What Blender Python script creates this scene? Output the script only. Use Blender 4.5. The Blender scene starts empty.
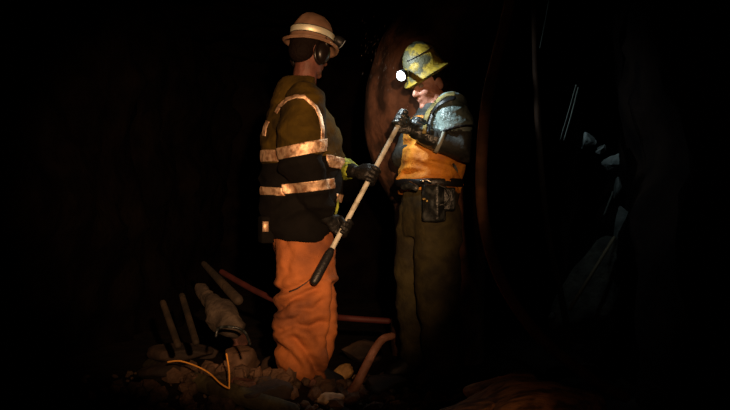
import bpy, bmesh, math, random
from mathutils import Vector, Matrix, noise
from mathutils.bvhtree import BVHTree
V = Vector
C = bpy.context.scene.collection
R = math.radians
# ------------------------------------------------------------------ camera, world, lights, exposure
FPX = 900.0; CAMZ = 0.95
cam_d = bpy.data.cameras.new('camera'); cam = bpy.data.objects.new('camera', cam_d); C.objects.link(cam)
cam.location = (0, 0, CAMZ); cam.rotation_euler = (R(90), 0, 0)
cam_d.sensor_width = 36; cam_d.lens = FPX*36/730; cam_d.clip_start = .05
bpy.context.scene.camera = cam
sc = bpy.context.scene
sc.view_settings.view_transform = 'Standard'; sc.view_settings.look = 'None'
sc.view_settings.exposure = 0; sc.view_settings.gamma = 1; sc.view_settings.use_curve_mapping = False
w = bpy.data.worlds.new('mine_dark'); sc.world = w; w.use_nodes = True
w.node_tree.nodes['Background'].inputs[0].default_value = (.8, .6, .6, 1)
w.node_tree.nodes['Background'].inputs[1].default_value = .0008

def at(px, py, Y):
    return V(((px-365)/FPX*Y, Y, CAMZ+(205-py)/FPX*Y))
def spot(name, loc, aim, watts, col, size, blend, rad):
    l = bpy.data.lights.new(name, 'SPOT'); o = bpy.data.objects.new(name, l); C.objects.link(o)
    l.energy = watts; l.color = col; l.spot_size = R(size); l.spot_blend = blend; l.shadow_soft_size = rad
    o.location = loc; o.rotation_euler = (V(aim)-V(loc)).to_track_quat('-Z', 'Y').to_euler()
    return o
LAMP1 = at(342, 44, 4.54)          # cap lamp of the left worker
LAMP2 = at(401, 76, 4.66)          # cap lamp of the right worker
D2 = V((-.55, -.72, -.42)).normalized()
# the photographer's own warm cap lamp, beside the camera
spot('warm_lamp_light', (.22, -.05, 1.3), (-.55, 4.5, 1.06), 1040, (1, .56, .28), 30, 1.0, .03)
spot('added_low_warm_fill', (.75, 1.7, .55), (.24, 3.05, .0), 12, (1, .5, .2), 42, 1, .03)  # unseen low spot, added to brighten the streaked boulder
spot('warm_lamp_spill', (.22, -.05, 1.3), (.1, 4.5, .9), 3.4, (1, .50, .22), 75, .8, .03)
spot('left_cap_lamp_light', LAMP1+V((.03, .01, -.005)), at(436, 100, 4.76), 32, (.80, .95, 1.0), 84, .9, .015)
spot('left_cap_lamp_spill', LAMP1+V((.03, .02, -.005)), (.10, 5.6, 1.42), 5.5, (1, .85, .7), 58, 1, .015)
spot('right_cap_lamp_light', LAMP2+D2*.02, at(348, 150, 4.42), 8.0, (.9, 1, .95), 92, .9, .015)

# unseen cool spots, added to brighten the right slabs and the left wall
spot('added_right_fill', (1.0, 4.3, 2.3), (1.34, 5.1, .95), 9, (.8, .97, 1), 46, 1, .05)
spot('added_left_fill', (-.9, 3.9, 2.1), (-1.9, 5.0, .6), .25, (.7, .9, 1), 55, 1, .05)
# ------------------------------------------------------------------ helpers
def mat(name, c1, rough=.8, c2=None, scale=8, bump=0, bscale=30, metal=0, lo=.4, hi=.6, spec=.5, emit=None, es=0, stretch=None, coat=0):
    m = bpy.data.materials.new(name); m.use_nodes = True
    n = m.node_tree.nodes; L = m.node_tree.links; b = n['Principled BSDF']
    b.inputs['Base Color'].default_value = (*c1, 1); b.inputs['Roughness'].default_value = rough
    b.inputs['Metallic'].default_value = metal; b.inputs['Specular IOR Level'].default_value = spec
    b.inputs['Coat Weight'].default_value = coat
    tc = n.new('ShaderNodeTexCoord'); mp = n.new('ShaderNodeMapping'); L.new(tc.outputs['Object'], mp.inputs[0])
    if stretch: mp.inputs['Scale'].default_value = stretch
    if c2:
        t = n.new('ShaderNodeTexNoise'); t.inputs['Scale'].default_value = scale; t.inputs['Detail'].default_value = 6
        L.new(mp.outputs[0], t.inputs['Vector'])
        r = n.new('ShaderNodeValToRGB'); r.color_ramp.elements[0].position = lo; r.color_ramp.elements[1].position = hi
        r.color_ramp.elements[0].color = (*c1, 1); r.color_ramp.elements[1].color = (*c2, 1)
        L.new(t.outputs['Fac'], r.inputs[0]); L.new(r.outputs[0], b.inputs['Base Color'])
    if bump:
        t = n.new('ShaderNodeTexNoise'); t.inputs['Scale'].default_value = bscale; t.inputs['Detail'].default_value = 5
        L.new(mp.outputs[0], t.inputs['Vector'])
        bp = n.new('ShaderNodeBump'); bp.inputs['Strength'].default_value = bump; bp.inputs['Distance'].default_value = .02
        L.new(t.outputs['Fac'], bp.inputs['Height']); L.new(bp.outputs[0], b.inputs['Normal'])
    if emit:
        b.inputs['Emission Color'].default_value = (*emit, 1); b.inputs['Emission Strength'].default_value = es
    return m
M = dict(
    skin=mat('skin', (.55, .25, .17), .5, (.36, .15, .10), 14, .2, 60),
    olive=mat('olive_cloth', (.060, .036, .0035), .95, (.024, .015, .002), 7, .5, 26, spec=.15),
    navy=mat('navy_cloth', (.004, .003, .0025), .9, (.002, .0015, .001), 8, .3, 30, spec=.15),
    orange=mat('orange_cloth', (.43, .130, .028), .85, (.13, .038, .011), 4.5, .5, 16, lo=.38, hi=.66),
    tape=mat('reflective_tape', (.95, .68, .46), .62, (.42, .22, .12), 32, .3, 40, lo=.44, hi=.64, metal=.8),
    hband=mat('helmet_tape', (1, 1, .80), .50, (1, .85, .5), 40, 0, lo=.5, hi=.75, metal=.5),
    white_shell=mat('cream_helmet_shell', (.31, .18, .115), .5, (.15, .085, .05), 11, .1, 20, lo=.45, hi=.75),
    old_shell=mat('worn_yellow_helmet_shell', (.058, .055, .026), .6, (.30, .20, .014), 12, .35, 45, lo=.475, hi=.56),
    black=mat('black_rubber', (.012, .012, .013), .45, bump=.2, bscale=50),
    glove=mat('black_glove', (.016, .019, .02), .33, (.09, .10, .10), 22, .35, 50, lo=.5, hi=.7),
    dglove=mat('dark_glove', (.008, .008, .008), .5, (.03, .03, .028), 22, .3, 50, lo=.58, hi=.75, spec=.3),
    cuff=mat('grey_cuff', (.42, .44, .38), .6, (.24, .25, .2), 20),
    lime=mat('lime_cloth', (.30, .36, .03), .7, (.09, .12, .01), 40, .4, 60),
    shirt=mat('wet_grey_shirt', (.36, .47, .45), .30, (.08, .12, .12), 9, .7, 34, lo=.35, hi=.65),
    bib=mat('orange_vest', (.90, .36, .03), .7, (.42, .13, .015), 12, .6, 30, lo=.35, hi=.7),
    strap=mat('yellow_strap', (.34, .27, .08), .7, (.12, .10, .03), 26, .2, 50),
    olivep=mat('olive_trousers', (.062, .050, .014), .85, (.024, .019, .006), 8, .5, 26),
    hair=mat('dark_hair', (.009, .005, .0035), .8, bump=.5, bscale=80, spec=.1),
    muff=mat('earmuff_plastic', (.010, .007, .006), .3, spec=.35),
    metal=mat('steel', (.55, .55, .5), .3, metal=1),
    bar=mat('bar_metal', (.62, .62, .54), .4, (.20, .17, .12), 18, .1, 40, lo=.45, hi=.7),
    lens=mat('lamp_lens', (.9, .95, 1), .3, emit=(.9, 1, 1), es=5),
    lens_off=mat('lamp_lens_side', (.5, .6, .7), .1),
    rock=mat('dark_rock', (.055, .030, .018), .85, (.020, .012, .008), 5, .9, 14),
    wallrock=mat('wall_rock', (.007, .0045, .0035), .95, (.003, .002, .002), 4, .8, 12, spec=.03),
    backrock=mat('brown_rock', (.20, .085, .045), .85, (.05, .022, .012), 7, .9, 11),
    ground=mat('mine_ground', (.016, .009, .006), .9, (.007, .004, .003), 6, .9, 18, spec=.15),
    tan=mat('tan_rock', (.17, .09, .05), .8, (.08, .042, .022), 9, .7, 22),
    pink=mat('pink_rock', (.20, .075, .055), .8, (.08, .035, .025), 8, .7, 22),
    gold=mat('yellow_rock', (.75, .45, .16), .75, (.40, .22, .08), 12, .6, 24),
    pale=mat('pale_rock', (.75, .50, .30), .8, (.35, .20, .11), 16, .6, 30),
    slab=mat('pale_grey_slab', (.11, .135, .135), .85, (.05, .065, .065), 12, .5, 30),
    greyr=mat('grey_wall_rock', (.055, .06, .048), .9, (.015, .018, .015), 10, .9, 20),
    streak=mat('streaked_rock', (.48, .22, .10), .8, (.09, .04, .02), 9, .8, 12, stretch=(1, 3.2, 3.2), lo=.4, hi=.62),
    hose=mat('brown_hose', (.19, .08, .035), .8, (.10, .045, .022), 10, .3, 40),
    hose3=mat('dim_hose', (.022, .011, .006), .8, (.014, .007, .004), 10, .3, 40, spec=.1),
    hose2=mat('dusty_hose', (.38, .18, .13), .7, (.20, .085, .05), 14, .3, 40),
    redhose=mat('red_hose', (.055, .009, .008), .7, (.08, .012, .01), 14),
    wood=mat('weathered_wood', (.04, .024, .012), .85, (.013, .008, .004), 8, .6, 20, stretch=(1, 1, .2)),
    greencl=mat('green_board', (.075, .060, .024), .8, (.028, .02, .009), 9, .6, 20),
    wire=mat('orange_wire', (1, .45, .08), .5),
    cable=mat('grey_cable', (.05, .06, .055), .7, spec=.2),
    sack=mat('grey_canvas', (.085, .06, .04), .85, (.03, .02, .014), 12, .7, 26),
    drop=mat('water', (.10, .07, .06), .6),
)
class G:
    """collects closed pieces"""
    def __init__(s): s.bm = bmesh.new()
    def rings(s, rs, closed=True):
        n = len(rs[0]); vs = [[s.bm.verts.new(p) for p in r] for r in rs]
        for a, b in zip(vs, vs[1:]):
            for i in range(n): s.bm.faces.new((a[i], a[(i+1) % n], b[(i+1) % n], b[i]))
        if closed: s.bm.faces.new(vs[0][::-1]); s.bm.faces.new(vs[-1])
        return s
    def tube(s, pts, rad, n=12, round_=True):
        pts = [V(p) for p in pts]
        if not hasattr(rad, '__len__'): rad = [rad]*len(pts)
        rad = list(rad)
        if round_:
            d0 = (pts[0]-pts[1]).normalized(); d1 = (pts[-1]-pts[-2]).normalized()
            a = [(pts[0]+d0*rad[0]*math.sin(t), rad[0]*math.cos(t)) for t in (R(80), R(50), R(25))]
            b = [(pts[-1]+d1*rad[-1]*math.sin(t), rad[-1]*math.cos(t)) for t in (R(25), R(50), R(80))]
            pts = [q[0] for q in a]+pts+[q[0] for q in b]; rad = [q[1] for q in a]+rad+[q[1] for q in b]
        t = (pts[1]-pts[0]).normalized(); u = t.orthogonal().normalized(); out = []
        for i, p in enumerate(pts):
            tt = (pts[min(i+1, len(pts)-1)]-pts[max(i-1, 0)]).normalized()
            u = (u-tt*u.dot(tt)).normalized(); v = tt.cross(u)
            out.append([p+(u*math.cos(2*math.pi*k/n)+v*math.sin(2*math.pi*k/n))*rad[i] for k in range(n)])
        return s.rings(out)
    def loft(s, rows, n=28, p=2.0, closed=True):
        """rows: z, cx, cy, rx, ry"""
        out = []
        for z, cx, cy, rx, ry in rows:
            r = []
            for k in range(n):
                a = 2*math.pi*k/n; c, d = math.cos(a), math.sin(a)
                r.append(V((cx+rx*math.copysign(abs(c)**(2/p), c), cy+ry*math.copysign(abs(d)**(2/p), d), z)))
            out.append(r)
        return s.rings(out, closed)
    def ell(s, c, r, mtx=None, n=16, m=10):
        c = V(c); out = []
        for j in range(m+1):
            t = -math.pi/2+math.pi*(j+.0)/m; t = max(min(t, 1.5), -1.5); ring = []
            for k in range(n):
                a = 2*math.pi*k/n
                q = V((r[0]*math.cos(t)*math.cos(a), r[1]*math.cos(t)*math.sin(a), r[2]*math.sin(t)))
                if mtx: q = mtx @ q
                ring.append(c+q)
            out.append(ring)
        return s.rings(out)
    def box(s, c, h, mtx=None, bev=.0):
        vs = []
        for i in range(8):
            q = V(((1 if i & 1 else -1)*h[0], (1 if i & 2 else -1)*h[1], (1 if i & 4 else -1)*h[2]))
            if mtx: q = mtx @ q
            vs.append(s.bm.verts.new(V(c)+q))
        fs = [s.bm.faces.new([vs[i] for i in f]) for f in ((0, 2, 3, 1), (4, 5, 7, 6), (0, 1, 5, 4), (2, 6, 7, 3), (0, 4, 6, 2), (1, 3, 7, 5))]
        if bev:
            es = list({e for f in fs for e in f.edges})
            bmesh.ops.bevel(s.bm, geom=es, offset=bev, segments=2, affect='EDGES', profile=.6)
        return s
def link(name, me, m=None, parent=None, smooth=True):
    o = bpy.data.objects.new(name, me); C.objects.link(o)
    if m: me.materials.clear(); me.materials.append(m)
    if parent: o.parent = parent
    if smooth:
        for p in me.polygons: p.use_smooth = True
    return o
def build(name, g, m, parent=None, xf=None, smooth=True):
    bmesh.ops.recalc_face_normals(g.bm, faces=g.bm.faces)
    me = bpy.data.meshes.new(name); g.bm.to_mesh(me); g.bm.free()
    if xf: me.transform(xf)
    return link(name, me, m, parent, smooth)
def vox(name, g, m, parent=None, size=.01, smooth=3, disp=None, xf=None, cut=None):
    bmesh.ops.recalc_face_normals(g.bm, faces=g.bm.faces)
    me = bpy.data.meshes.new('tmp'); g.bm.to_mesh(me); g.bm.free()
    o = bpy.data.objects.new('tmp', me); C.objects.link(o)
    md = o.modifiers.new('r', 'REMESH'); md.mode = 'VOXEL'; md.voxel_size = size
    if smooth:
        sm = o.modifiers.new('s', 'SMOOTH'); sm.iterations = smooth; sm.factor = .5
    dg = bpy.context.evaluated_depsgraph_get(); dg.update()
    nm = bpy.data.meshes.new_from_object(o.evaluated_get(dg)); nm.name = name
    bpy.data.objects.remove(o); bpy.data.meshes.remove(me)
    if disp:
        ns = [v.normal.copy() for v in nm.vertices]
        for v, n in zip(nm.vertices, ns): v.co += n*disp(v.co, n)
    if xf: nm.transform(xf)
    return link(name, nm, m, parent)
def nz(p, s, o=0): return noise.noise(V((p.x*s[0]+o, p.y*s[1]+o*.7, p.z*s[2]-o)))
def folds(amp, dirv=(1, 0, 1), f=11, seed=0):
    d = V(dirv).normalized(); e = d.orthogonal().normalized(); g = d.cross(e)
    def fn(p, n):
        wv = noise.noise(p*3.1+V((seed, 3, 1)))*.12
        a = p.dot(d)+wv
        q = V((a*f, p.dot(e)*f*.28, p.dot(g)*f*.28))+V((seed*3.3, 0, 0))
        r = 1-abs(noise.noise(q))*2.6
        q2 = V((p.x*f*.7+seed, p.y*f*.7, p.z*f*1.6))
        r2 = 1-abs(noise.noise(q2))*2.6
        return amp*(r*.7+r2*.45-.4)
    return fn
def thing(name, label, cat, loc=(0, 0, 0), rz=0, group=None):
    o = bpy.data.objects.new(name, None); C.objects.link(o); o.location = loc; o.rotation_euler = (0, 0, rz)
    o.empty_display_size = .1
    return tag(o, label, cat, group)
def tag(o, label, cat, group=None, kind=None):
    o['label'] = label; o['category'] = cat
    if group: o['group'] = group
    if kind: o['kind'] = kind
    return o
def strip(src, name, m, parent, planes, keep=None, off=.004):
    """a band of cloth cut out of a garment's surface, lifted and given thickness"""
    bm = bmesh.new(); bm.from_mesh(src.data)
    if keep:
        bmesh.ops.delete(bm, geom=[f for f in bm.faces if not keep(f.calc_center_median())], context='FACES')
    for co, no in planes:
        bmesh.ops.bisect_plane(bm, geom=bm.verts[:]+bm.edges[:]+bm.faces[:], plane_co=V(co), plane_no=V(no), clear_outer=True)
    bm.normal_update()
    ns = {v: v.normal.copy() for v in bm.verts}
    for v, n in ns.items(): v.co += n*off
    bmesh.ops.solidify(bm, geom=bm.faces[:], thickness=.002)
    me = bpy.data.meshes.new(name); bm.to_mesh(me); bm.free()
    return link(name, me, m, parent)
def ribbon(src, root, name, m, parent, pts, half, depth_off=.004, steps=6, view=None):
    """a band laid on the garment along a path: path points are found on the garment's surface"""
    mw = Matrix.Translation(root.location) @ Matrix.Rotation(root.rotation_euler[2], 4, 'Z'); inv = mw.inverted()
    bm0 = bmesh.new(); bm0.from_mesh(src.data); bvh = BVHTree.FromBMesh(bm0); bm0.free()
    fine = []
    for i in range(len(pts)-1):
        for k in range(steps): fine.append(V(pts[i]).lerp(V(pts[i+1]), k/steps))
    fine.append(V(pts[-1]))
    rows = []
    for i, p in enumerate(fine):
        t = (fine[min(i+1, len(fine)-1)]-fine[max(i-1, 0)]).normalized(); nn = V((-t.y, t.x))
        row = []
        for s in (-1, -.5, 0, .5, 1):
            q = p+nn*s*half
            o = inv @ V((0, 0, CAMZ)); d = (inv.to_3x3() @ V(((q.x-365)/FPX, 1, (205-q.y)/FPX))).normalized()
            loc, nor, _, _ = bvh.ray_cast(o, d)
            row.append(None if loc is None else (loc+nor*depth_off, nor))
        if all(row): rows.append(row)
    bm = bmesh.new(); top = [[bm.verts.new(c[0]) for c in r] for r in rows]; bot = [[bm.verts.new(c[0]-c[1]*.003) for c in r] for r in rows]
    for i in range(len(rows)-1):
        for j in range(4):
            bm.faces.new((top[i][j], top[i][j+1], top[i+1][j+1], top[i+1][j]))
            bm.faces.new((bot[i][j], bot[i+1][j], bot[i+1][j+1], bot[i][j+1]))
        bm.faces.new((top[i][0], top[i+1][0], bot[i+1][0], bot[i][0])); bm.faces.new((top[i][4], bot[i][4], bot[i+1][4], top[i+1][4]))
    bm.faces.new([v for v in top[0]]+bot[0][::-1]); bm.faces.new(top[-1][::-1]+bot[-1])
    bmesh.ops.recalc_face_normals(bm, faces=bm.faces)
    me = bpy.data.meshes.new(name); bm.to_mesh(me); bm.free()
    return link(name, me, m, parent)

# ------------------------------------------------------------------ the setting
def sheet(name, fn, nu, nv, m, seed, amp, normal, mask=None):
    bm = bmesh.new(); g = []
    for i in range(nu+1):
        row = []
        for j in range(nv+1):
            p = V(fn(i/nu, j/nv)); n = V(normal)
            a = noise.fractal(p*1.3+V((seed, 0, 0)), 1, 2, 5)*amp+abs(noise.noise(p*3.1+V((0, seed, 0))))*amp*.7
            if mask: a *= mask(p)
            row.append(bm.verts.new(p+n*a))
        g.append(row)
    for i in range(nu):
        for j in range(nv): bm.faces.new((g[i][j], g[i+1][j], g[i+1][j+1], g[i][j+1]))
    bmesh.ops.recalc_face_normals(bm, faces=bm.faces)
    me = bpy.data.meshes.new(name); bm.to_mesh(me); bm.free()
    o = link(name, me, m, None, True); o['kind'] = 'structure'
    return o
def fz(x, y):
    return noise.fractal(V((x*1.2, y*1.2, 3)), 1, 2, 4)*.05+.15*math.exp(-((x+.40)/.46)**2-((y-4.08)/.27)**2)+.12*math.exp(-((x+.86)/.36)**2-((y-4.25)/.36)**2)
def atg(px, py, h=0):
    Y = 3.2
    while Y < 8:
        p = at(px, py, Y)
        if p.z <= fz(p.x, Y)-.02+h: return p
        Y += .01
    return p
def floor_fn(u, v):
    x = -2.6+5.6*u; y = -.4+10.4*v
    return (x, y, fz(x, y)-.02)
sheet('floor', floor_fn, 110, 180, M['ground'], 1, .0, (0, 0, 1))
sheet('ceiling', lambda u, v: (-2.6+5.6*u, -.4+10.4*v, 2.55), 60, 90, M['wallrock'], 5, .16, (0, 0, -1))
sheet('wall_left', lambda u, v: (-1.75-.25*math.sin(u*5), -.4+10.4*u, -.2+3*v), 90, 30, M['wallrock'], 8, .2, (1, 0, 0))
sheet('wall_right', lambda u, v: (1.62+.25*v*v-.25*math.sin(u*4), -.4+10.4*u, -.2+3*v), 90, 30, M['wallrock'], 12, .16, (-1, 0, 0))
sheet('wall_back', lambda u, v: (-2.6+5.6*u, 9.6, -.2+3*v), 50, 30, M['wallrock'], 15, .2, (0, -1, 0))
# the rock pillar behind the right worker, its corner bulging towards the left
def pillar(u, v):
    z = -.15+2.9*v
    edge = .03+.55*(z-1.55)**2*(1 if z > 1.55 else .9)
    edge = min(edge, .45) if z > 1.55 else min(edge, .22)
    a = u*math.pi
    cx = edge+.27; x = cx-.30*math.cos(a)*(.85+.15*abs(math.cos(a))); y = 5.95-.62*math.sin(a)**.8 if a > 0 else 5.95
    return (x, y+.0, z)
def pillar_back(u, v): return pillar(u, v)
sheet('wall_pillar', pillar, 90, 80, M['backrock'], 21, .07, (-.4, -1, 0))
bpy.data.objects['wall_pillar'].name = 'wall_middle'

# ------------------------------------------------------------------ people
def frame(loc, yaw, pitch):
    return Matrix.Translation(loc) @ Matrix.Rotation(yaw, 4, 'Z') @ Matrix.Rotation(pitch, 4, 'Y')
def head_pieces(g, X):
    r3 = X.to_3x3(); E = lambda c, r: g.ell(X @ V(c), r, r3)
    E((-.012, 0, .035), (.098, .077, .092)); E((.022, 0, -.03), (.070, .062, .095))
    E((.030, 0, -.082), (.058, .050, .038)); E((.075, 0, -.104), (.022, .022, .018))
    E((.070, 0, .028), (.028, .052, .012)); E((.062, .036, -.03), (.026, .022, .026)); E((.062, -.036, -.03), (.026, .022, .026))
    g.tube([X @ V((.088, 0, .012)), X @ V((.104, 0, -.014)), X @ V((.112, 0, -.032))], [.008, .010, .014], 8)
    E((.098, .011, -.036), (.012, .010, .009)); E((.098, -.011, -.036), (.012, .010, .009))
    E((.090, 0, -.060), (.010, .024, .006)); E((.088, 0, -.070), (.010, .020, .007))
    for s in (1, -1): E((-.012, s*.078, -.008), (.019, .010, .032)); E((-.004, s*.080, -.024), (.010, .009, .012))
def eyes(X, root):
    for s in (1, -1):
        g = G(); g.ell(X @ V((.079, s*.031, .008)), (.014, .014, .011), X.to_3x3(), 10, 6)
        build('eye', g, mat_eye, root)
mat_eye = mat('eye', (.25, .2, .16), .2)
def helmet(root, X, shell, band=None, ridge=True, disc=None):
    """full brim hard hat in the head's frame"""
    g = G(); rows = []
    prof = [(.152, .0), (.150, -.006), (.140, -.001), (.124, .010), (.116, .020), (.113, .05), (.104, .085), (.086, .118), (.058, .141), (.026, .152), (.004, .155)]
    n = 48
    def ring(r, z, k0=1.0):
        out = []
        for k in range(n):
            a = 2*math.pi*k/n; c, s = math.cos(a), math.sin(a)
            ext = 1+.0*c
            rr = r
            x = rr*c*1.0; y = rr*s*.88
            zz = z
            if ridge and z > .06: zz += .007*math.exp(-(y/.014)**2)*(1 if r > .01 else 1)
            if z < .015: zz -= .012*(abs(c)**3)*(1 if r > .12 else 0)*(1.2 if c > 0 else .8)
            out.append(X @ V((x, y, zz)))
        return out
    outer = [ring(r, z) for r, z in prof]
    inner = [ring(r-.006, z-.006) for r, z in prof[1:-1]][::-1]
    g.rings(outer+inner+[ring(.146, -.004)], closed=False)
    # close the crown opening
    for idx in (len(outer)-1,):
        pass
    g.bm.verts.ensure_lookup_table()
    o = build('helmet', g, shell, root)
    if band:
        def br(r, z): return [X @ V((r*math.cos(2*math.pi*k/n), r*.88*math.sin(2*math.pi*k/n), z)) for k in range(n)]
        g = G(); g.rings([br(.1150, .031), br(.1170, .033), br(.1192, .060), br(.1180, .062), br(.1120, .060), br(.1140, .033), br(.1150, .031)], closed=False)
        build('reflective_band', g, band, o)
        g = G()
        for z, r in ((.029, .1175), (.064, .1165)):
            pts = br(r, z); g.tube(pts+[pts[0]], .0018, 6, False)
        build('band_edge', g, M['black'], o)
    return o
def headlamp(hel, pos, d, lensm, inv):
    p = inv @ pos; dd = (inv.to_3x3() @ d).normalized()
    g = G(); g.tube([p-dd*.050, p-dd*.045, p-dd*.030, p-dd*.006, p], [.012, .020, .027, .029, .027], 20, False)
    build('headlamp', g, M['black'], hel)
    g = G(); g.tube([p-dd*.002, p+dd*.003], [.0275, .026], 20, False)
    build('lamp_lens', g, lensm, hel)
def grip(B, u, fa, flip, root_inv, scale=1.0, bar_r=.013):
    """a gloved hand closed round a bar at B (world); returns its pieces (root frame) and the wrist"""
    u = u.normalized(); f = (fa-u*fa.dot(u)).normalized(); p = f.cross(u)*flip
    g = G(); T = lambda q: root_inv @ q
    fr = .0115*scale; r = bar_r+fr
    Mx = Matrix((u, f, p)).transposed(); R3 = root_inv.to_3x3() @ Mx
    pc = B-p*(r+.008)-f*.028
    g.ell(T(pc), (.046*scale, .046*scale, .019*scale), R3)
    g.ell(T(pc-f*.025), (.036*scale, .036*scale, .022*scale), R3)
    offs = (-.034, -.0115, .0115, .033); lens = (205, 235, 225, 190)
    for k in range(4):
        o = u*offs[k]*scale
        pts = [pc+f*.012+o*.95]
        for j in range(7):
            th = R(-5+lens[k]*j/6); pts.append(B+o+(-p*math.cos(th)+f*math.sin(th))*(r+.002))
        g.tube([T(q) for q in pts], [fr*1.05]*3+[fr]*3+[fr*.9, fr*.85], 10)
    o = u*.040*scale
    pts = [pc-f*.02+o*.7]
    for j in range(5):
        th = R(-35-115*j/4); pts.append(B+u*(.040-.008*j)*scale+(-p*math.cos(th)+f*math.sin(th))*(r+.003))
    g.tube([T(q) for q in pts], [.016, .014, .0135, .013, .012, .011], 10)
    wrist = pc-f*.065
    return g, wrist, f
def boots(root, spots, m):
    for x, y, yaw in spots:
        X = Matrix.Translation((x, y, 0)) @ Matrix.Rotation(yaw, 4, 'Z'); g = G()
        g.loft([(.01, .05, 0, .145, .048), (.03, .05, 0, .148, .052), (.06, .045, 0, .135, .048), (.09, .02, 0, .105, .045), (.12, -.01, 0, .075, .045), (.2, -.025, 0, .06, .055), (.30, -.025, 0, .062, .06)], 24, 2.4)
        g.bm.transform(X); vox('boot', g, m, root, .008, 2)
        g = G(); g.loft([(-.01, .05, 0, .150, .052), (.02, .05, 0, .152, .055)], 24, 2.6); g.bm.transform(X); build('boot_sole', g, M['black'], bpy.data.objects[root_children_last(root)])
def root_children_last(root):
    return [o.name for o in C.objects if o.parent == root and o.name.startswith('boot')][-1]

# ---- the bar both men hold
BB = at(314.5, 281, 4.22); BT = at(406, 111, 4.60); U = (BT-BB).normalized()
def bar_at(t): return BB.lerp(BT, t)
g = G(); g.tube([BB.lerp(BT, .10), BB.lerp(BT, .995)], [.0125, .0125], 14)
rod = build('scaling_bar', g, M['bar'])
tag(rod, 'long pale metal bar held upright at a slant between the two miners', 'bar')
g = G(); L = (BT-BB).length
g.tube([bar_at(0), bar_at(.02), bar_at(.15), bar_at(.17)], [.021, .024, .022, .015], 16)
build('grip_sleeve', g, M['black'], rod)

# ---- left worker
A1 = R(18)
W1 = thing('miner', 'miner on the left seen from behind, orange trousers, olive jacket with reflective stripes, cream helmet', 'person', (-.315, 4.5, .0), A1)
X1 = Matrix.Translation(W1.location) @ Matrix.Rotation(A1, 4, 'Z'); I1 = X1.inverted()
H1 = frame(V((.040, .0, 1.722)), R(27), R(12))
Bn = bar_at(.30); Bf = bar_at(.60)
sh_n = V((-.035, -.185, 1.445)); sh_f = V((-.0, .185, 1.445))
el_n = I1 @ V((-.308, 4.245, 1.145)); el_f = I1 @ V((-.165, 4.70, 1.155))
gN, wN, _ = grip(Bn, U, (Bn-X1 @ el_n), 1, I1, 1.0)
gF, wF, fF = grip(Bf, U, (Bf-X1 @ el_f), -1, I1, 1.05)
wNl, wFl = I1 @ wN, I1 @ wF
# body
g = G(); head_pieces(g, H1)
g.tube([(.025, 0, 1.66), (.01, 0, 1.56), (-.01, 0, 1.46)], [.060, .062, .075])
g.loft([(.86, 0, 0, .09, .14), (.95, 0, 0, .115, .165), (1.1, 0, 0, .10, .145), (1.3, -.01, 0, .12, .165), (1.42, -.015, 0, .105, .175), (1.48, -.01, 0, .07, .11)], 24)
g.tube([sh_n, el_n, wNl, I1 @ (Bn-(Bn-wN)*.85)], [.055, .042, .028, .020]); g.tube([sh_f, el_f, wFl, I1 @ (Bf-(Bf-wF)*.85)], [.055, .042, .028, .020])
g.tube([(0, -.09, .92), (.015, -.10, .50), (-.01, -.105, .10)], [.085, .058, .042]); g.tube([(0, .09, .92), (.07, .10, .50), (.05, .105, .10)], [.085, .058, .042])
g.ell((.03, -.105, .05), (.09, .034, .026)); g.ell((.11, .105, .05), (.09, .034, .026))
b1 = vox('body', g, mat('darker_skin', (.16, .055, .035), .6, (.10, .035, .022), 14, .2, 60), W1, .0075, 2)  # deeper reddish skin tone than the right miner's
eyes(H1, W1)
g = G(); g.ell(H1 @ V((-.02, 0, .04)), (.100, .081, .088), H1.to_3x3()); g.ell(H1 @ V((-.055, 0, -.01)), (.062, .070, .070), H1.to_3x3())
vox('hair', g, M['hair'], W1, .008, 1)
boots(W1, [(-.01, -.105, 0), (.07, .105, R(6))], M['black'])
# trousers
g = G()
g.loft([(.70, .0, 0, .135, .165), (.80, .0, 0, .15, .185), (.92, 0, 0, .15, .19), (1.03, 0, 0, .145, .185)], 30)
g.loft([(.07, -.02, -.105, .085, .080), (.12, -.02, -.105, .105, .095), (.17, -.018, -.105, .128, .105), (.24, -.014, -.105, .142, .112), (.42, -.008, -.103, .150, .115), (.52, -.002, -.10, .148, .117), (.66, -.006, -.095, .152, .115), (.80, -.004, -.085, .142, .105), (.90, -.005, -.085, .135, .10)], 30)
g.loft([(.07, .055, .105, .080, .080), (.15, .055, .105, .100, .095), (.30, .060, .105, .118, .105), (.50, .07, .10, .122, .110), (.70, .045, .09, .125, .11), (.90, .01, .085, .125, .10)], 30)
CR = [([(318, 277), (303, 284), (289, 290), (276, 291)], 3.0, .020), ([(316, 289), (296, 297), (275, 311)], 3.2, .022), ([(334, 285), (331, 320), (327, 372)], 2.6, .030),
      ([(322, 322), (308, 328), (296, 324), (284, 330)], 3.0, .018), ([(294, 338), (306, 352), (319, 372)], 4.0, .028), ([(273, 318), (286, 322), (300, 316)], 2.5, .014),
      ([(283, 236), (291, 256), (286, 274)], 3.5, .012), ([(276, 345), (290, 352), (300, 366)], 3.5, .016), ([(322, 300), (312, 310), (297, 309)], 2.5, .012)]
def creases(p):
    wv = X1 @ p; px = 365+wv.x/wv.y*FPX; py = 205-(wv.z-CAMZ)/wv.y*FPX; q = V((px, py)); a = 0
    if p.y > .0 and px < 330: return 0
    for pts, wd, dep in CR:
        best = 99; sg = 1
        for u, v in zip(pts, pts[1:]):
            u = V(u); v = V(v); t = max(0, min(1, (q-u).dot(v-u)/(v-u).length_squared)); c = u.lerp(v, t); d = (q-c).length
            if d < best: best = d; sg = q.y-c.y
        dd = best*(1 if sg > 0 else -1)
        a += -dep*math.exp(-(best/wd)**2)+dep*.55*math.exp(-((dd+wd*2.6)/(wd*1.5))**2)+dep*.3*math.exp(-((dd-wd*2.6)/(wd*1.5))**2)
    return a
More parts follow.
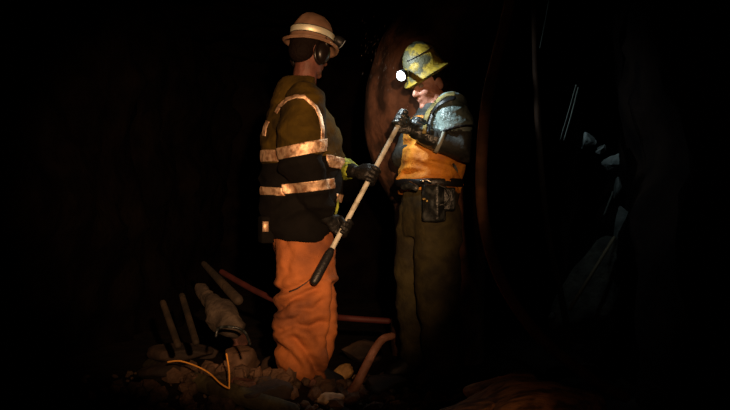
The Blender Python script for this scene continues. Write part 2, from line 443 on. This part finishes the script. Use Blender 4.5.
f1 = folds(.020, (.45, .1, -.9), 5.5, 2); f1b = folds(.012, (-.5, .2, -.8), 13, 6)
def dt(p, n):
    a = f1(p, n)*.8+f1b(p, n)*.7+creases(p)
    # stacked folds towards the boots, smoother cloth at the hip
    k = 1.0 if p.z < .6 else .65
    return a*k+.004*noise.noise(p*30)
tr1 = vox('trousers', g, M['orange'], W1, .0085, 3, dt)
g = G(); g.tube([(-.125, -.155, .60), (-.04, -.222, .585), (.06, -.215, .60)], [.006, .006, .006], 8)
g.bm.free()
# jacket
g = G()
g.loft([(.78, -.02, 0, .165, .200), (.82, -.02, 0, .182, .212), (.95, -.015, 0, .192, .218), (1.05, -.006, 0, .200, .215), (1.2, -.004, 0, .204, .215), (1.32, -.008, 0, .185, .21), (1.41, -.022, 0, .140, .19), (1.47, -.022, 0, .105, .13), (1.525, -.022, 0, .080, .090)], 36, 2.2)
# collar, thick and folded down at the back
g.loft([(1.45, -.040, 0, .125, .125), (1.51, -.040, 0, .106, .105), (1.565, -.030, 0, .088, .088), (1.595, -.024, 0, .072, .075)], 30)
def arm_pts(s, e, w, k=.0):
    return [s, s.lerp(e, .5)+V((0, 0, 0)), e, e.lerp(w, .55), w.lerp(e, -.0)]
pn = [sh_n+V((0, .01, .0)), sh_n.lerp(el_n, .5)+V((0, -.01, 0)), el_n+V((0, -.01, 0)), el_n.lerp(wNl, .5), wNl.lerp(el_n, .10)]
g.tube(pn, [.100, .114, .104, .078, .056], 24)
pf = [sh_f+V((0, -.03, 0)), sh_f.lerp(el_f, .5), el_f, el_f.lerp(wFl, .45), wFl.lerp(el_f, .42)]
g.tube(pf, [.100, .100, .075, .058, .050], 24)
f2 = folds(.019, (.3, .2, -1), 8, 7)
jk = vox('jacket', g, M['olive'], W1, .0085, 3, f2)
# navy lower half of the jacket: garment panels, sewn on the same surface
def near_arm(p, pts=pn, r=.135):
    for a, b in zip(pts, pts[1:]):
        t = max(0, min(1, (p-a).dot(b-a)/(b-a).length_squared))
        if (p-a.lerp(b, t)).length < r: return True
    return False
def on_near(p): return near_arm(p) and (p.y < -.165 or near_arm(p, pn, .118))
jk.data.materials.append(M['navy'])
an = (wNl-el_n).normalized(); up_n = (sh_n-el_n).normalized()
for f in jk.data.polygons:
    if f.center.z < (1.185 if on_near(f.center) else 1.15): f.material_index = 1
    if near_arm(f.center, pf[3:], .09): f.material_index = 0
# stripes
strip(jk, 'reflective_stripe', M['tape'], jk, [((0, 0, 1.198), (.10, 0, 1)), ((0, 0, 1.142), (-.10, 0, -1))], lambda p: not on_near(p) and not near_arm(p, pf, .13))
strip(jk, 'reflective_stripe', M['tape'], jk, [((0, 0, 1.018), (.10, 0, 1)), ((0, 0, .980), (-.10, 0, -1))], lambda p: not on_near(p))
ax = V((-.2, 0, 1)).normalized()
c = el_n+V((0, 0, .065)); strip(jk, 'sleeve_stripe', M['tape'], jk, [(c+ax*.028, ax), (c-ax*.028, -ax)], on_near)
ax = V((-.12, 0, 1)).normalized()
c = el_n.lerp(wNl, .42); strip(jk, 'sleeve_stripe', M['tape'], jk, [(c+ax*.024, ax), (c-ax*.024, -ax)], on_near)
ribbon(jk, W1, 'shoulder_stripe', M['tape'], jk, [(276, 113), (280, 106), (287, 99.5), (296, 96.5), (304, 97), (310, 102), (316, 108), (320, 117), (322.5, 130), (321.5, 149)], 1.7)
ribbon(jk, W1, 'back_stripe', M['tape'], jk, [(268, 121), (265, 128), (264, 136)], 2.0)
# self rescuer on the back of the belt, with its own tag of tape
g = G(); g.box((-.195, -.06, .83), (.032, .048, .065), None, .010); sr = build('belt_pouch', g, M['navy'], W1)
g = G(); g.box((-.208, -.110, .846), (.014, .002, .024)); build('tape_patch', g, M['tape'], sr)
# gloves
gN.tube([wNl, wNl.lerp(el_n, .2)], [.036, .045], 14)
vox('glove', gN, M['dglove'], W1, .0045, 1)
gF.tube([wFl, wFl.lerp(el_f, .22)], [.034, .042], 14)
vox('glove', gF, M['dglove'], W1, .0045, 1)
g = G(); cu = wFl.lerp(el_f, .36); g.tube([wFl.lerp(el_f, .20), cu, wFl.lerp(el_f, .5)], [.043, .052, .056], 18)
vox('jacket_cuff', g, M['lime'], W1, .006, 1, folds(.008, (1, 0, 0), 30, 3))
# helmet, ear muffs, lamp
XH1 = H1 @ Matrix.Translation((.0, 0, .037)) @ Matrix.Diagonal((1, 1, 1.0, 1))
h1 = helmet(W1, XH1, M['white_shell'], M['hband'])
LD1 = (at(441, 119, 4.70)-LAMP1).normalized()
headlamp(h1, LAMP1, LD1, M['lens_off'], I1)
g = G(); q = I1 @ LAMP1; hh = XH1 @ V((.112, 0, .045)); g.tube([hh, (hh+q)/2-V((.01, 0, 0)), q-(I1.to_3x3() @ LD1)*.03], .008, 8)
build('lamp_bracket', g, M['black'], h1)
for s in (-1, 1):
    g = G(); g.ell(H1 @ V((.004, s*.098, -.018)), (.044, .028, .058), H1.to_3x3()); g.ell(H1 @ V((.004, s*.085, -.018)), (.048, .012, .062), H1.to_3x3())
    o = build('ear_muff', g, M['muff'], W1)
    g = G(); g.tube([H1 @ V((.004, s*.115, -.01)), H1 @ V((.0, s*.118, .03)), H1 @ V((-.0, s*.108, .055))], .004, 8); build('muff_arm', g, M['metal'], o)
# lime tag hanging at the jacket hem
g = G(); q = [I1 @ at(x, y, 4.36) for x, y in ((338, 200), (337.5, 207), (335.5, 215), (336, 226))]; g.tube(q, [.004, .007, .006, .002], 8)
build('hanging_tag', g, M['lime'], W1)
# thin black strip along a crease across the thigh
ribbon(tr1, W1, 'thigh_line', M['black'], W1, [(320, 268), (314, 276), (306, 283), (297, 289), (289, 292)], .55, .003)

# ---- right worker
A2 = R(206)
W2 = thing('miner', 'miner on the right with bowed head, glowing cap lamp, worn yellow helmet and orange vest', 'person', (.350, 4.86, .0), A2)
X2 = Matrix.Translation(W2.location) @ Matrix.Rotation(A2, 4, 'Z'); I2 = X2.inverted()
HC2 = I2 @ at(429.5, 84.5, 4.87)
H2 = frame(HC2, R(6), R(17))
B2 = bar_at(.945); B3 = at(417, 128, 4.70)
sh_l = I2 @ at(453, 108, 4.67); sh_r = I2 @ at(428, 118, 5.03)
el_l = I2 @ at(461, 150, 4.63); el_r = I2 @ at(404, 160, 4.98)
gL, wL, _ = grip(B2, U, (B2-X2 @ el_l), -1, I2, 1.08)
gR, wR, _ = grip(B3, U, (B3-X2 @ el_r), 1, I2, 1.0, .028)
wLl, wRl = I2 @ wL, I2 @ wR
g = G(); head_pieces(g, H2)
nb = I2 @ at(436, 100, 4.88)
g.tube([HC2+V((-.02, 0, -.05)), HC2.lerp(V((-.05, 0, 1.46)), .6), (-.05, 0, 1.42)], [.060, .062, .075])
g.loft([(.92, 0, 0, .09, .14), (1.0, 0, 0, .115, .165), (1.15, 0, 0, .10, .145), (1.33, -.03, 0, .12, .165), (1.43, -.045, 0, .105, .175), (1.50, -.05, 0, .07, .11)], 24)
g.tube([sh_l, el_l, wLl, I2 @ (B2+(wL-B2)*.85)], [.055, .042, .028, .020]); g.tube([sh_r, el_r, wRl, I2 @ (B3+(wR-B3)*.85)], [.055, .042, .028, .020])
g.tube([(0, -.09, .98), (.02, -.12, .53), (-.01, -.14, .10)], [.088, .06, .043]); g.tube([(0, .09, .98), (.02, .12, .53), (-.01, .14, .10)], [.088, .06, .043])
g.ell((.03, -.145, .05), (.09, .032, .026)); g.ell((.03, .145, .05), (.09, .032, .026))
vox('body', g, M['skin'], W2, .007, 1)
eyes(H2, W2)
g = G(); g.ell(H2 @ V((-.022, 0, .04)), (.100, .081, .088), H2.to_3x3()); g.ell(H2 @ V((-.06, 0, -.015)), (.058, .072, .068), H2.to_3x3())
vox('hair', g, M['hair'], W2, .008, 1)
boots(W2, [(-.01, -.14, R(-8)), (-.01, .14, R(8))], M['black'])
g = G()
g.loft([(.78, .0, 0, .14, .175), (.90, .0, 0, .15, .185), (1.0, 0, 0, .145, .185), (1.10, 0, 0, .135, .175)], 30)
for s in (-1, 1):
    g.loft([(.07, -.01, s*.14, .095, .085), (.16, -.01, s*.138, .11, .10), (.40, .012, s*.125, .115, .105), (.60, .02, s*.112, .122, .11), (.80, .005, s*.095, .135, .11), (.95, 0, s*.085, .135, .10)], 30)
tr2 = vox('trousers', g, M['olivep'], W2, .009, 3, folds(.012, (.2, .2, -1), 8, 5))
# shirt
g = G()
g.loft([(1.03, 0, 0, .140, .175), (1.15, -.005, 0, .142, .175), (1.33, -.035, 0, .145, .18), (1.42, -.045, 0, .125, .170), (1.455, -.045, 0, .098, .125), (1.485, -.035, 0, .078, .088), (1.50, -.03, 0, .070, .078)], 34)
pl = [sh_l+V((0, -.02, .0)), sh_l.lerp(el_l, .5), el_l, el_l.lerp(wLl, .5), wLl.lerp(el_l, .15)]
g.tube(pl, [.088, .092, .078, .058, .046], 22)
pr = [sh_r+V((0, .02, .0)), sh_r.lerp(el_r, .5), el_r, el_r.lerp(wRl, .5), wRl.lerp(el_r, .15)]
g.tube(pr, [.075, .086, .070, .055, .046], 22)
shirt = vox('shirt', g, M['shirt'], W2, .008, 3, folds(.010, (.5, .3, -.8), 10, 9))
zc = at(455, 131, 4.6).z
under = mat('dark_sleeve_chest_shade', (.05, .055, .05), .7, (.02, .022, .02), 12, .5, 30)
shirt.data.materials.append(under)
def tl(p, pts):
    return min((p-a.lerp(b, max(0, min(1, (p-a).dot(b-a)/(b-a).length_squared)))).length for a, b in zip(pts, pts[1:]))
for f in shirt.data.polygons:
    if f.center.y < .105: f.material_index = 1  # chest and far shoulder darkened, shade put into the shirt colour
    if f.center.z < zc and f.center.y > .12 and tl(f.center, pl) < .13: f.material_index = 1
g = G(); q0 = sh_l.lerp(el_l, .55)
dd_ = (el_l-sh_l).normalized(); g.tube([q0-dd_*.006, q0+dd_*.008], [.101, .100], 26, False)
vox('sleeve_hem', g, M['black'], shirt, .006, 2, None)
g = G(); g.loft([(1.36, -.008, 0, .118, .11), (1.41, -.012, 0, .106, .10), (1.445, -.018, 0, .090, .088), (1.465, -.022, 0, .074, .078)], 28)
vox('collar', g, under, W2, .008, 2, folds(.010, (0, 0, 1), 14, 8))
# vest: sleeveless shell over the shirt
g = G()
g.loft([(1.02, .005, 0, .150, .185), (1.06, .003, 0, .160, .192), (1.14, 0, 0, .168, .196), (1.25, -.015, 0, .164, .186), (1.30, -.022, 0, .155, .160), (1.36, -.028, 0, .150, .12), (1.42, -.03, 0, .128, .09)], 36, 2.1)
vest = vox('vest', g, M['bib'], W2, .008, 2, folds(.024, (.4, .1, -.9), 11, 4))
# shoulder straps
def rib2(name, m, pts, half, src=vest, off=.006): return ribbon(src, W2, name, m, vest, pts, half, off)
ribbon(shirt, W2, 'shoulder_strap', M['strap'], W2, [(424, 134), (425, 126), (427, 118), (430, 111), (436, 104), (443, 98), (449, 95), (455, 95)], 1.9, .010)
ribbon(shirt, W2, 'shoulder_strap', M['black'], W2, [(428, 134), (431, 121), (434, 112), (440, 105), (447, 101), (455, 99)], 1.3, .012)
# belt with tools
g = G(); g.loft([(1.045, .004, 0, .163, .198), (1.05, .004, 0, .172, .205), (1.085, .004, 0, .174, .206), (1.09, .004, 0, .163, .198)], 40, 2.1)
belt = build('tool_belt', g, M['black'], W2)
def at2(px, py, Y): return I2 @ at(px, py, Y)
g = G(); R2 = Matrix.Rotation(R(-35), 3, 'Z')
g.box(at2(434, 203, 4.62), (.045, .05, .095), Matrix.Rotation(R(30), 3, 'Z'), .014); build('belt_pouch', g, M['glove'], belt)
g = G(); g.box(at2(448, 199, 4.64), (.03, .035, .06), Matrix.Rotation(R(70), 3, 'Z'), .01); build('belt_pouch', g, M['glove'], belt)
g = G(); g.tube([at2(421, 181, 4.59), at2(427, 180, 4.58), at2(431, 182, 4.58)], .006, 8); g.ell(at2(423, 181, 4.585), (.012, .012, .01)); build('belt_buckle', g, M['metal'], belt)
g = G(); g.tube([at2(436, 184, 4.57), at2(446, 188, 4.56), at2(450, 196, 4.56), at2(445, 204, 4.57), at2(436, 206, 4.57)], .006, 8); build('hanging_strap', g, M['glove'], belt)
g = G(); g.tube([at2(404, 187, 4.66), at2(409, 185, 4.62), at2(416, 188, 4.60)], [.018, .022, .016], 10); build('belt_knot', g, M['glove'], belt)
g = G(); g.ell(at2(424, 199, 4.55), (.010, .010, .006)); g.ell(at2(427, 201, 4.55), (.006, .006, .006)); build('brass_stud', g, mat('brass', (.7, .5, .15), .35, metal=.6), belt)
# gloves: long black gauntlet with a pale cuff edge
gL.tube([wLl, wLl.lerp(el_l, .25), wLl.lerp(el_l, .5)], [.036, .050, .058], 18)
vox('glove', gL, M['glove'], W2, .0045, 1, folds(.004, (1, 0, 0), 30, 3))
g = G(); c0, c1 = wLl.lerp(el_l, .50), wLl.lerp(el_l, .575); g.tube([c0, c1], [.062, .064], 24, False); build('glove_cuff', g, M['cuff'], W2)
gR.tube([wRl, wRl.lerp(el_r, .25)], [.036, .046], 16)
vox('glove', gR, M['glove'], W2, .0045, 1)
XH2 = frame(HC2, R(-2), R(31)) @ Matrix.Translation((-.022, 0, .063)) @ Matrix.Diagonal((.99, 1, 1.1, 1))
h2 = helmet(W2, XH2, M['old_shell'])
headlamp(h2, LAMP2, D2, M['lens'], I2)
g = G(); q = I2 @ (LAMP2-D2*.035); hh = XH2 @ V((.108, 0, .05)); g.tube([hh, (hh+q)/2, q], [.016, .014, .012], 10); build('lamp_bracket', g, M['black'], h2)
g = G(); g.tube([XH2 @ V((-.03+.03*math.cos(a), -.02, .157-.01*0)) if 0 else XH2 @ V((.10*math.cos(a), .10*.88*math.sin(a), .10+.0*a)) for a in [R(x) for x in range(20, 180, 16)]], .003, 6, False); build('lamp_cable', g, M['black'], h2)

# ------------------------------------------------------------------ rubble
def rock(name, label, px, py, Y, rx, rz, m, seed, ry=None, rot=0, tilt=0, cat='rock', flat=.55, group=None):
    """a broken rock: half extents in metres"""
    bm = bmesh.new(); bmesh.ops.create_icosphere(bm, subdivisions=4, radius=1)
    rnd = random.Random(seed); pl_ = []
    for _ in range(13):
        d = V((rnd.gauss(0, 1), rnd.gauss(0, 1), rnd.gauss(0, 1))).normalized(); pl_.append((d, rnd.uniform(flat, .95)))
    for v in bm.verts:
        c = v.co.copy()
        for d, h in pl_:
            k = c.dot(d)
            if k > h: c -= d*(k-h)*.92
        c += c.normalized()*(noise.fractal(c*2.5+V((seed, 0, 0)), 1, 2, 4)*.06)
        v.co = c
    ry = ry or rx*.9
    grounded = cat == 'rock' and m not in (M['streak'], M['greyr'], M['slab'])
    P0 = atg(px, py, rz*.8) if grounded else at(px, py, Y); k_ = P0.y/Y if grounded else 1
    for v in bm.verts: v.co = k_*V((v.co.x*rx*1.12, v.co.y*ry*1.12, v.co.z*rz*1.12))
    me = bpy.data.meshes.new(name); bm.to_mesh(me); bm.free()
    o = link(name, me, m); o.location = P0; o.rotation_euler = (0, tilt, rot)
    return tag(o, label, cat, group)
rock('boulder', 'dark blocky boulder against the left side of the orange trousers', 284, 369, 4.15, .10, .065, M['rock'], 3)
rock('boulder', 'low dark boulder at the bottom, left of the small orange-lit stone', 266, 392, 3.95, .12, .05, M['rock'], 4)
rock('rock', 'square tan rock right of the upright orange wire', 242, 361, 4.2, .085, .078, M['tan'], 5, flat=.6, rot=.3)
rock('rock', 'pinkish rock lying on top of the square tan rock', 231, 340, 4.35, .085, .045, M['pink'], 16, tilt=.2)
rock('rock', 'small pink stone at the left end of the curled orange wire', 187, 357, 4.2, .022, .026, M['pink'], 7)
rock('rock', 'small pinkish stone below the square tan rock', 243, 384, 4.0, .06, .03, M['pink'], 8)
rock('rock', 'little pale stone at the bottom right of the pinkish stone', 260, 384, 3.95, .018, .014, M['tan'], 9)
rock('rock', 'rounded yellow-brown stone right of the trouser bottoms', 343, 373, 4.2, .050, .034, M['gold'], 10, flat=.85, tilt=-.6)
rock('rock', 'light orange stone at the very bottom below the trousers', 330, 399, 3.9, .062, .026, M['pale'], 11, flat=.75)
rock('rock', 'dark brown stone in front of the trouser cuffs', 318, 373, 4.12, .030, .045, M['rock'], 12)
rock('rock', 'small reddish stone in front of the trouser cuffs', 313, 384, 4.05, .022, .022, M['pink'], 13)
rock('rock', 'tiny pale green-grey stone left of the bent hose', 356, 378, 4.1, .016, .016, M['pale'], 14)
rock('rock', 'tiny pale stone at the foot of the bent hose', 361, 395, 3.95, .020, .010, M['pale'], 15)
rock('rock', 'thin pale stone on the dark ground right of the bent hose', 415, 402, 3.85, .030, .007, M['tan'], 17)
rock('rock', 'dim rock left of the pinkish rock under the grey canvas', 205, 352, 4.5, .06, .04, M['rock'], 18)
rock('rock', 'brown stone below the left part of the orange wire', 198, 381, 4.05, .035, .028, M['tan'], 19)
rock('rock', 'small tan stone just under the left part of the orange wire', 191, 377, 4.1, .018, .010, M['gold'], 20)
rock('rock', 'dim flat rock at the far left of the lit rubble', 160, 372, 4.3, .10, .05, M['rock'], 21)
rock('boulder', 'broad dim rock behind the two upright sticks', 180, 352, 4.9, .16, .06, M['rock'], 22)
rock('boulder', 'dark rock right of the legs in front of the red hose', 362, 352, 4.7, .11, .06, M['rock'], 23)
rock('boulder', 'dark flat rock behind the bent hose', 385, 385, 4.3, .12, .04, M['rock'], 24)
rock('boulder', 'large streaked brown rock sloping up at the bottom right of centre', 505, 425, 3.3, .33, .15, M['streak'], 25, ry=.3, tilt=-.22, flat=.7)
rock('boulder', 'low rock lit orange at the bottom edge of the streaked boulder', 462, 418, 2.9, .11, .045, M['streak'], 26, ry=.12, tilt=-.3)
rock('boulder', 'dim brown rock at the top of the streaked boulder', 505, 388, 3.9, .16, .06, M['streak'], 27, tilt=-.1)
rock('rock', 'dim greyish rock heap against the right wall', 592, 296, 5.0, .17, .33, M['greyr'], 28, tilt=.5)
rock('rock', 'small white stone beside the lower end of the slanting rod', 552, 317, 4.85, .020, .026, M['slab'], 29)
# pale slabs stuck in the right wall
sl = [(588, 141, .052, .066, .5, 'uppermost pale slab on the right wall'), (601, 150, .024, .042, .7, 'narrow pale slab between the two wide slabs on the right wall'),
      (612, 162, .055, .070, .5, 'wide pale slab in the middle of the chain on the right wall'), (617, 191, .026, .072, .15, 'slim pale slab under the wide slab on the right wall'),
      (620, 224, .045, .11, .1, 'lowest pale wedge of rock on the right wall')]
for i, (px, py, rx, rz, t, lb) in enumerate(sl):
    rock('rock_slab', lb, px, py, 5.05, rx, rz, M['slab'], 40+i, ry=.035, tilt=t, flat=.32, cat='rock slab', group='pale slabs on the right wall')
# coarse rubble
random.seed(14); g = G()
for i in range(420):
    Y = random.uniform(3.65, 4.9); x = random.gauss(-.52, .36); s_ = random.uniform(.014, .052)
    if (x+.30)**2+(Y-4.5)**2 < .03: continue
    ret = bmesh.ops.create_icosphere(g.bm, subdivisions=1, radius=s_)
    rot = Matrix.Rotation(random.uniform(0, 6), 3, V((random.random(), random.random(), random.random())).normalized()); kk = random.uniform(.5, 1.1)
    for v in ret['verts']: v.co = V((x, Y, fz(x, Y)-.01+s_*.3))+rot @ V((v.co.x*random.uniform(.8, 1.2), v.co.y*kk, v.co.z*.65*random.uniform(.8, 1.2)))
cr = build('rubble', g, mat('rubble', (.15, .08, .045), .85, (.035, .02, .012), 5, .6, 40), smooth=False); tag(cr, 'heap of broken rubble around the left miner', 'rubble', None, 'stuff')
# gravel
random.seed(4); g = G()
bm = g.bm
for i in range(900):
    Y = random.uniform(3.2, 5.2); px = random.gauss(290, 80) if i % 3 else random.uniform(150, 560); x = (px-365)/FPX*Y
    s = random.uniform(.006, .02)*(1 if random.random() < .8 else 1.6)
    z = fz(x, Y)-.02+s*.4
    ret = bmesh.ops.create_icosphere(bm, subdivisions=1, radius=s)
    rot = Matrix.Rotation(random.uniform(0, 6), 3, V((random.random(), random.random(), random.random())).normalized())
    for v in ret['verts']: v.co = V((x, Y, z))+rot @ V((v.co.x, v.co.y*.7*random.uniform(.8, 1.2), v.co.z*.6))
gv = build('gravel', g, mat('gravel', (.10, .06, .035), .9, (.04, .024, .014), 3, .5, 40), smooth=False); tag(gv, 'loose broken gravel over the mine floor', 'gravel', None, 'stuff')
def line(name, label, cat, pts, r, m, group=None, n=10, smoothc=True):
    pts = [V(p) for p in pts]
    if smoothc and len(pts) > 2:
        out = []
        for i in range(len(pts)-1):
            p0, p1, p2, p3 = pts[max(i-1, 0)], pts[i], pts[i+1], pts[min(i+2, len(pts)-1)]
            for k in range(8):
                t = k/8
                out.append(.5*((2*p1)+(p2-p0)*t+(2*p0-5*p1+4*p2-p3)*t*t+(3*p1-p0-3*p2+p3)*t**3))
        out.append(pts[-1]); pts = out
    rad = r if not hasattr(r, '__len__') else [r[0]+(r[1]-r[0])*i/(len(pts)-1) for i in range(len(pts))]
    g = G(); g.tube(pts, rad, n); o = build(name, g, m); return tag(o, label, cat, group)
line('wire', 'thin bright orange wire curling over the rubble at lower left', 'wire', [at(168, 362, 3.98), at(180, 361, 3.96), at(196, 366, 3.92), at(209, 373, 3.88), at(220, 383, 3.82), at(228, 388, 3.8), at(229.2, 386, 3.8), at(229, 370, 3.85), at(226.5, 354, 3.9)], .0036, M['wire'])
line('hose', 'short bent brown hose end rising from the rubble right of the trousers', 'hose', [atg(332, 403, .02), at(350, 393, 4.12), at(359, 380, 4.15), at(367, 364, 4.18), at(375, 349, 4.2), at(383, 339, 4.22), at(392, 336, 4.25)], [.024, .017], M['hose2'], n=16)
line('hose', 'thin red hose lying across the floor behind the legs', 'hose', [at(222, 272, 5.6), at(250, 288, 5.3), at(275, 300, 5.1), at(310, 314, 5.0), at(345, 318, 5.2), at(388, 321, 5.2)], .018, M['redhose'])
line('timber', 'slanting weathered timber pole behind the grey canvas', 'timber', [at(204, 264, 5.5), at(238, 300, 5.0)], [.018, .03], M['wood'])
line('timber', 'short dim stick standing at the far left of the rubble', 'timber', [at(163, 303, 4.9), at(178, 345, 4.6)], .018, M['wood'])
line('timber', 'second dim stick, between the left stick and the grey canvas', 'timber', [at(182, 296, 5.0), at(196, 342, 4.6)], .018, M['wood'])
line('timber', 'long dark greenish board lying in the lower left corner of the rubble', 'board', [atg(150, 367, .07), atg(215, 387, .07), atg(290, 412, .06)], .045, M['greencl'], n=6, smoothc=False)
line('steel_rod', 'thin pale rod lying on the ground near the bottom centre', 'rod', [atg(418, 403, .01), atg(436, 401.5, .01), atg(452, 400, .01)], .006, M['tan'])
g = G(); g.tube([at(200, 288, 4.9), at(212, 303, 4.75), at(222, 316, 4.65), at(233, 328, 4.55)], [.03, .05, .085, .06], 20)
cv = vox('canvas_bag', g, M['sack'], None, .009, 2, folds(.012, (0, 0, 1), 14, 2)); tag(cv, 'crumpled grey canvas bag slumped over the rubble at left', 'bag')
line('cable', 'dark looping cable over the pinkish rock below the canvas bag', 'cable', [at(216, 336, 4.3), at(219, 328, 4.3), at(231, 327, 4.25), at(240, 329, 4.25), at(246, 334, 4.2), at(250, 344, 4.15)], .007, M['glove'])
for k, pts in enumerate([[(422, 402), (425, 393), (428, 401), (433, 392), (437, 400)], [(432, 403), (439, 394), (446, 401)]]):
    line('wire', ['fine dark wire scribbled on the ground at the bottom centre', 'shorter fine dark wire beside the scribbled one'][k], 'wire', [at(x, y, 4.3) for x, y in pts], .0015, M['cable'])
# hoses and cables on the right
line('hose', 'thick brown hose sweeping from the roof down to the lower right', 'hose', [at(513, -30, 4.1), at(508, 10, 4.1), at(497, 55, 4.1), at(487, 100, 4.05), at(482, 150, 4.0), at(482, 205, 4.0), at(490, 250, 3.95), at(506, 290, 3.95), at(532, 328, 3.95), at(560, 355, 4.0), at(596, 382, 4.1), at(625, 397, 4.2)], .026, M['hose'], n=16)
line('hose', 'thinner dim hose hanging behind the thick brown hose', 'hose', [at(534, -20, 5.0), at(536, 80, 5.0), at(541, 170, 4.9), at(549, 240, 4.85), at(560, 290, 4.8), at(566, 322, 4.8)], .018, M['hose3'])
line('cable', 'thin grey cable hanging from the roof at upper right', 'cable', [at(552, -25, 4.6), at(547, 10, 4.6), at(540, 48, 4.6)], .003, M['cable'])
line('cable', 'left of the two thin cables above the pale slabs', 'cable', [at(576, 85, 4.8), at(569, 110, 4.8), at(560, 140, 4.8)], .003, M['cable'])
line('cable', 'right of the two thin cables above the pale slabs', 'cable', [at(578, 88, 4.82), at(572, 112, 4.82), at(564, 140, 4.82)], .004, M['cable'])
line('steel_rod', 'slanting dull rod leaning on the rocks below the pale slabs', 'rod', [at(614, 238, 4.85), at(570, 309, 4.7)], .010, mat('dull_rod', (.13, .11, .06), .7))
line('steel_rod', 'short rod tip sticking out beside the slim pale slab', 'rod', [at(613, 192, 4.85), at(604, 215, 4.8)], .006, M['cable'])
# fine spray in the lamp beam
random.seed(9); g = G()
for i in range(120):
    px = max(362, random.gauss(382, 11)); py = random.gauss(55, 19); Y = random.uniform(4.85, 5.1); p = at(px, py, Y); r = random.uniform(.0003, .0006)
    g.tube([p, p+V((-.004, 0, -.012))*random.uniform(.5, 1.4)], [r, r], 5)
sp = build('water_spray', g, M['drop']); tag(sp, 'fine falling water drops glinting left of the yellow helmet', 'water spray', None, 'stuff')
